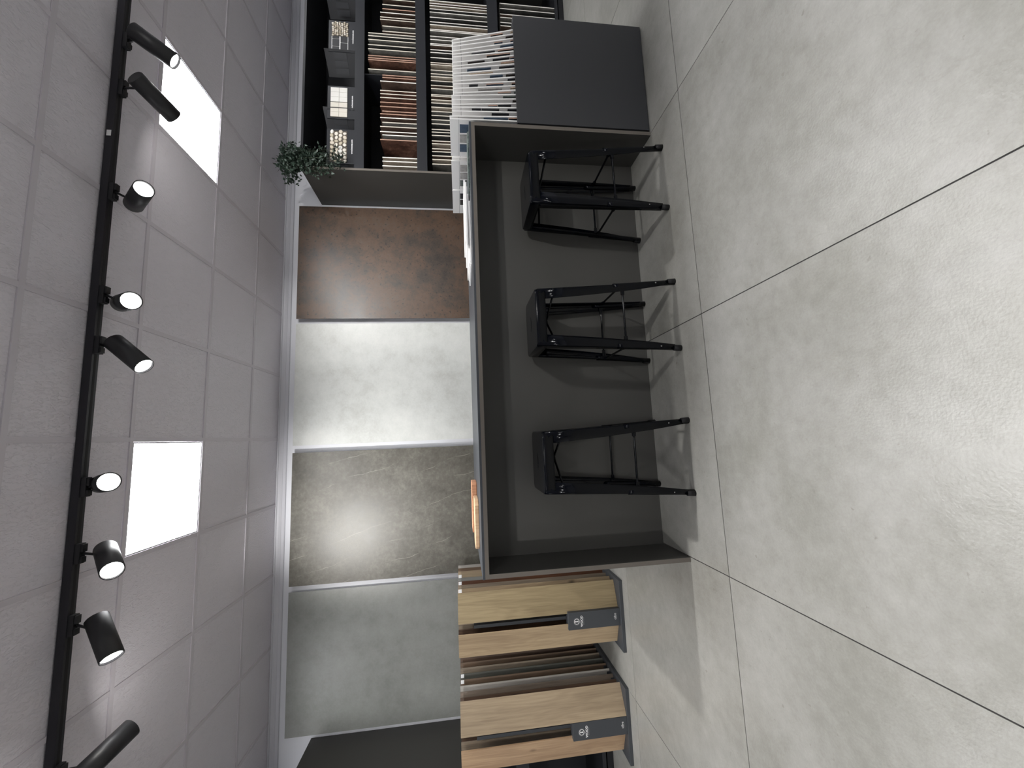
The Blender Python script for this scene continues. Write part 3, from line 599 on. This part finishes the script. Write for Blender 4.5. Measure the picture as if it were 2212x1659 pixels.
dark_board(px2x(735, 12, 3.62), 'dark turned board with grey strips at the right end of the top shelf', -0.9)

# ------------------------------------------------------------------ plant on the shelving
pt = thing('trailing_plant', 'dark green trailing plant on the near corner of the black shelving', 'plant', (2.56, 3.60, 2.511))
MB().loft([circ(0.05, 0, 20), circ(0.065, 0.10, 20), circ(0.058, 0.10, 20), circ(0.05, 0.085, 20)], 0, True).obj('pot', M['pot'], pt)
lf = MB(); random.seed(11)
def leaf(p, d, s):
    d = d.normalized(); n = Vector((random.uniform(-1, 1), random.uniform(-1, 1), random.uniform(0.2, 1))).normalized(); q = d.cross(n).normalized(); n = q.cross(d)
    pts = [p, p+d*s*0.45+q*s*0.27+n*s*0.06, p+d*s, p+d*s*0.45-q*s*0.27+n*s*0.06, p+d*s*0.5-n*s*0.02]
    b = len(lf.v); lf.v += [tuple(x) for x in pts]; lf.f += [(b, b+1, b+4), (b+1, b+2, b+4), (b+2, b+3, b+4), (b+3, b, b+4)]; lf.m += [0]*4; lf.sm += [0]*4
for k in range(34):
    u = random.random()
    if k < 20: tgt = Vector((random.uniform(-0.20, 0.06), random.uniform(-0.20, -0.06), random.uniform(-0.36, 0.0)))
    else: tgt = Vector((random.uniform(-0.25, 0.07), random.uniform(-0.2, 0.05), random.uniform(0.0, 0.13)))
    st = Vector((random.uniform(-0.03, 0.03), random.uniform(-0.03, 0.03), 0.09))
    mid_ = Vector((tgt.x*0.62, tgt.y*0.75, max(0.12, tgt.z+0.10)))
    path = [st*(1-s_)**2 + mid_*2*s_*(1-s_) + tgt*s_*s_ for s_ in [i/7 for i in range(8)]]
    # trailing strands stay outside the shelving's corner
    path = [Vector((p.x, p.y if p.z > 0.02 else min(p.y, -0.108), p.z)) for p in path]
    MB().tube(path, 0.0012, 5).obj('stem', M['stem'], pt)
    for i, p in enumerate(path[1:]):
        for r_ in range(10):
            d = Vector((random.gauss(0, 1), random.gauss(0, 1) - 0.3, random.gauss(0, 1)-0.2)); s_ = random.uniform(0.024, 0.046)
            q = p + Vector((random.gauss(0, 0.020), random.gauss(0, 0.012), random.gauss(0, 0.020)))
            if q.z < 0.03: q.y = min(q.y, -0.112); d.y = -abs(d.y)
            leaf(q, d, s_)
fo = lf.obj('foliage', M['leaf'], pt); fo['kind'] = 'stuff'

# ------------------------------------------------------------------ grey box of white boards, right of the counter
def board_box(x0, x1, y0, y1, lab):
    t = thing('board_bin', lab, 'display box', ((x0+x1)/2, y0, 0)); hw = (x1-x0)/2; d = y1-y0; H = 0.795
    MB().box(-hw, hw, 0, 0.018, 0.006, H).obj('front_panel', M['box'], t); MB().box(-hw, hw, d-0.018, d, 0.006, H).obj('rear_panel', M['box'], t)
    MB().box(-hw, -hw+0.018, 0.018, d-0.018, 0.006, H).obj('side_panel', M['box'], t); MB().box(hw-0.018, hw, 0.018, d-0.018, 0.006, H).obj('side_panel', M['box'], t)
    MB().box(-hw+0.018, hw-0.018, 0.018, d-0.018, 0.68, 0.70).obj('inner_floor', M['box'], t)
    MB().box(-hw+0.01, hw-0.01, 0.01, d-0.01, 0, 0.006).obj('foot_plate', M['black'], t)
    return t
board_box(1.768, 2.466, 2.06, 3.07, 'waist-high dark grey box holding white sample boards, right of the counter')
CH = [flat('chip_'+str(i), c, 0.5, var=0.2, vscale=60) for i, c in enumerate([(24, 26, 34), (44, 46, 52), (66, 84, 104), (96, 104, 100), (196, 178, 158), (168, 166, 164), (40, 34, 32)])]
def face_chips(t, hgt, cols):   # three columns of chips across the board
    for q, c_ in enumerate(cols):
        if c_ is None: continue
        for r_ in range(4):
            z1_ = hgt-0.056-r_*0.088
            MB().box(-0.0075, -0.0035, 0.036+q*0.080, 0.036+q*0.080+0.062, z1_-0.080, z1_).obj('tile_chip', CH[c_], t)
NB = 22
for k in range(NB):
    f = k/(NB-1)                      # 0 at the right end
    xb = 2.395 - f*0.598              # front edge at the rim
    lean = math.radians(14.5*(1-f)**0.8 + 0.8 + random.uniform(-1.1, 1.1))
    top = 1.153 + (0.010 if 0.68 < f < 0.93 else 0) + (0.024 if f > 0.93 else 0); zb = 0.7002
    hgt = (top-zb)/math.cos(lean); sb = 0.30
    xbase = xb + math.tan(lean)*(0.795-zb)
    t = thing('sample_board', f'white tile sample board, {ORD[k]} from the right in the front row of the grey box', 'sample board', (xbase, 2.0795+0.004, zb), 0, 'white sample boards in the grey box')
    t.rotation_euler = (0, -lean, 0)
    zr = math.tan(lean)*0.005
    MB().box(-0.0035, 0.0035, 0, sb, 0.002, hgt).obj('panel', M['white'], t)
    MB().box(-0.0041, -0.0035, 0.0, sb, hgt-0.052, hgt-0.050).obj('header_line', M['grey'], t)
    if k == NB-1: face_chips(t, hgt, (2, 5, 2)); continue
    for c_ in range(1):
        z1_ = hgt-0.070-random.uniform(0, 0.05); y0_ = 0.006
        dark = random.random() < 0.62
        while z1_ > hgt-0.36:
            hh = random.choice([0.05, 0.075, 0.10, 0.14])
            if random.random() < (0.25 if z1_ > hgt-0.16 else 0.8):
                ci = random.choice([0, 0, 1, 6, 2]) if dark else random.choice([5, 4, 3, 0])
                MB().box(-0.0080, -0.0035, y0_, y0_+0.24, z1_-hh, z1_, [1, 1, 1, 0, 1, 0]).obj('tile_chip', [CH[ci], EDGE['terracotta'] if random.random() < 0.3 else CH[ci]], t)
            z1_ -= hh+random.choice([0.006, 0.02, 0.05])
# the two rows behind it, their leftmost boards showing over the counter
for row, (y_, cols, nm) in enumerate(((2.435, (5, 5, 3), 'second'), (2.750, (0, 6, None), 'third'))):
    for k in range(4):
        xb = 1.797+0.0285*k; lean = math.radians(1.0+0.6*k); hgt = (1.176-0.7002-0.004*k)/math.cos(lean)
        t = thing('sample_board', f'white tile sample board, {ORD[k]} from the left in the {nm} row of the grey box', 'sample board', (xb+math.tan(lean)*(0.795-0.7002), y_, 0.7002), 0, 'white sample boards in the grey box')
        t.rotation_euler = (0, -lean, 0)
        MB().box(-0.0035, 0.0035, 0, 0.30, 0.002, hgt).obj('panel', M['white'], t)
        MB().box(-0.0041, -0.0035, 0.0, 0.30, hgt-0.052, hgt-0.050).obj('header_line', M['grey'], t)
        if k == 0: face_chips(t, hgt, cols)

# ------------------------------------------------------------------ things on the counter
ZT = 1.0722
def flat_thing(name, lab, cat, pts, z0, z1, mat, grp=None, bev=0.002, rz=0):
    o = MB().prism(pts, z0, z1).obj(name, mat, None, bevel=bev); return tag(o, lab, cat, grp)
def rect(x0, x1, y0, y1, rz=0):
    cx_, cy_ = (x0+x1)/2, (y0+y1)/2; c_, s_ = math.cos(rz), math.sin(rz)
    return [(cx_+(x-cx_)*c_-(y-cy_)*s_, cy_+(x-cx_)*s_+(y-cy_)*c_) for x, y in ((x0, y0), (x1, y0), (x1, y1), (x0, y1))]
BW = wood('raw_pine', (196, 152, 112), (232, 200, 164), 0.6, 1.0, False); BW2 = wood('raw_alder', (176, 116, 82), (214, 160, 124), 0.6, 1.0, False)
flat_thing('wooden_board', 'pale raw wooden board with slanted ends lying on the left of the counter', 'board', [(-0.60, 2.33), (-0.585, 2.30), (-0.365, 2.29), (-0.335, 2.33), (-0.335, 2.48), (-0.365, 2.50), (-0.585, 2.50), (-0.60, 2.47)], ZT, ZT+0.022, BW, 'raw wooden boards on the counter', 0.003)
flat_thing('wooden_board', 'orange-toned raw wooden board sticking out to the right on the counter', 'board', [(-0.555, 2.52), (-0.275, 2.515), (-0.262, 2.55), (-0.262, 2.68), (-0.28, 2.70), (-0.555, 2.70)], ZT, ZT+0.030, BW2, 'raw wooden boards on the counter', 0.003)
for k, (x0_, x1_, ya, yb, rz, m_) in enumerate(((0.98, 1.38, 2.22, 2.52, 0.05, 'white'), (1.02, 1.44, 2.24, 2.55, -0.06, 'white'), (1.10, 1.50, 2.22, 2.52, 0.03, 'white'), (1.16, 1.52, 2.23, 2.50, 0.0, 'white'))):
    z = ZT+0.0086*k; flat_thing('flat_sample_board', f'white sample board lying flat on the counter, {("lowest", "second lowest", "second highest", "topmost")[k]} of the pile', 'sample board', rect(x0_, x1_, ya, yb, rz), z, z+0.0084, M['white'], 'sample boards lying on the counter', 0.001)
gm = stone('green_stone_chips', [(40, 52, 52), (84, 96, 92), (140, 146, 142)], (20, 60, 150), 0.4, 0.05, 0.1)
flat_thing('mosaic_sheet', 'mottled green-grey mosaic sheet lying at the right end of the counter', 'mosaic sheet', rect(1.40, 1.72, 2.09, 2.20), ZT, ZT+0.010, gm, None, 0.001)
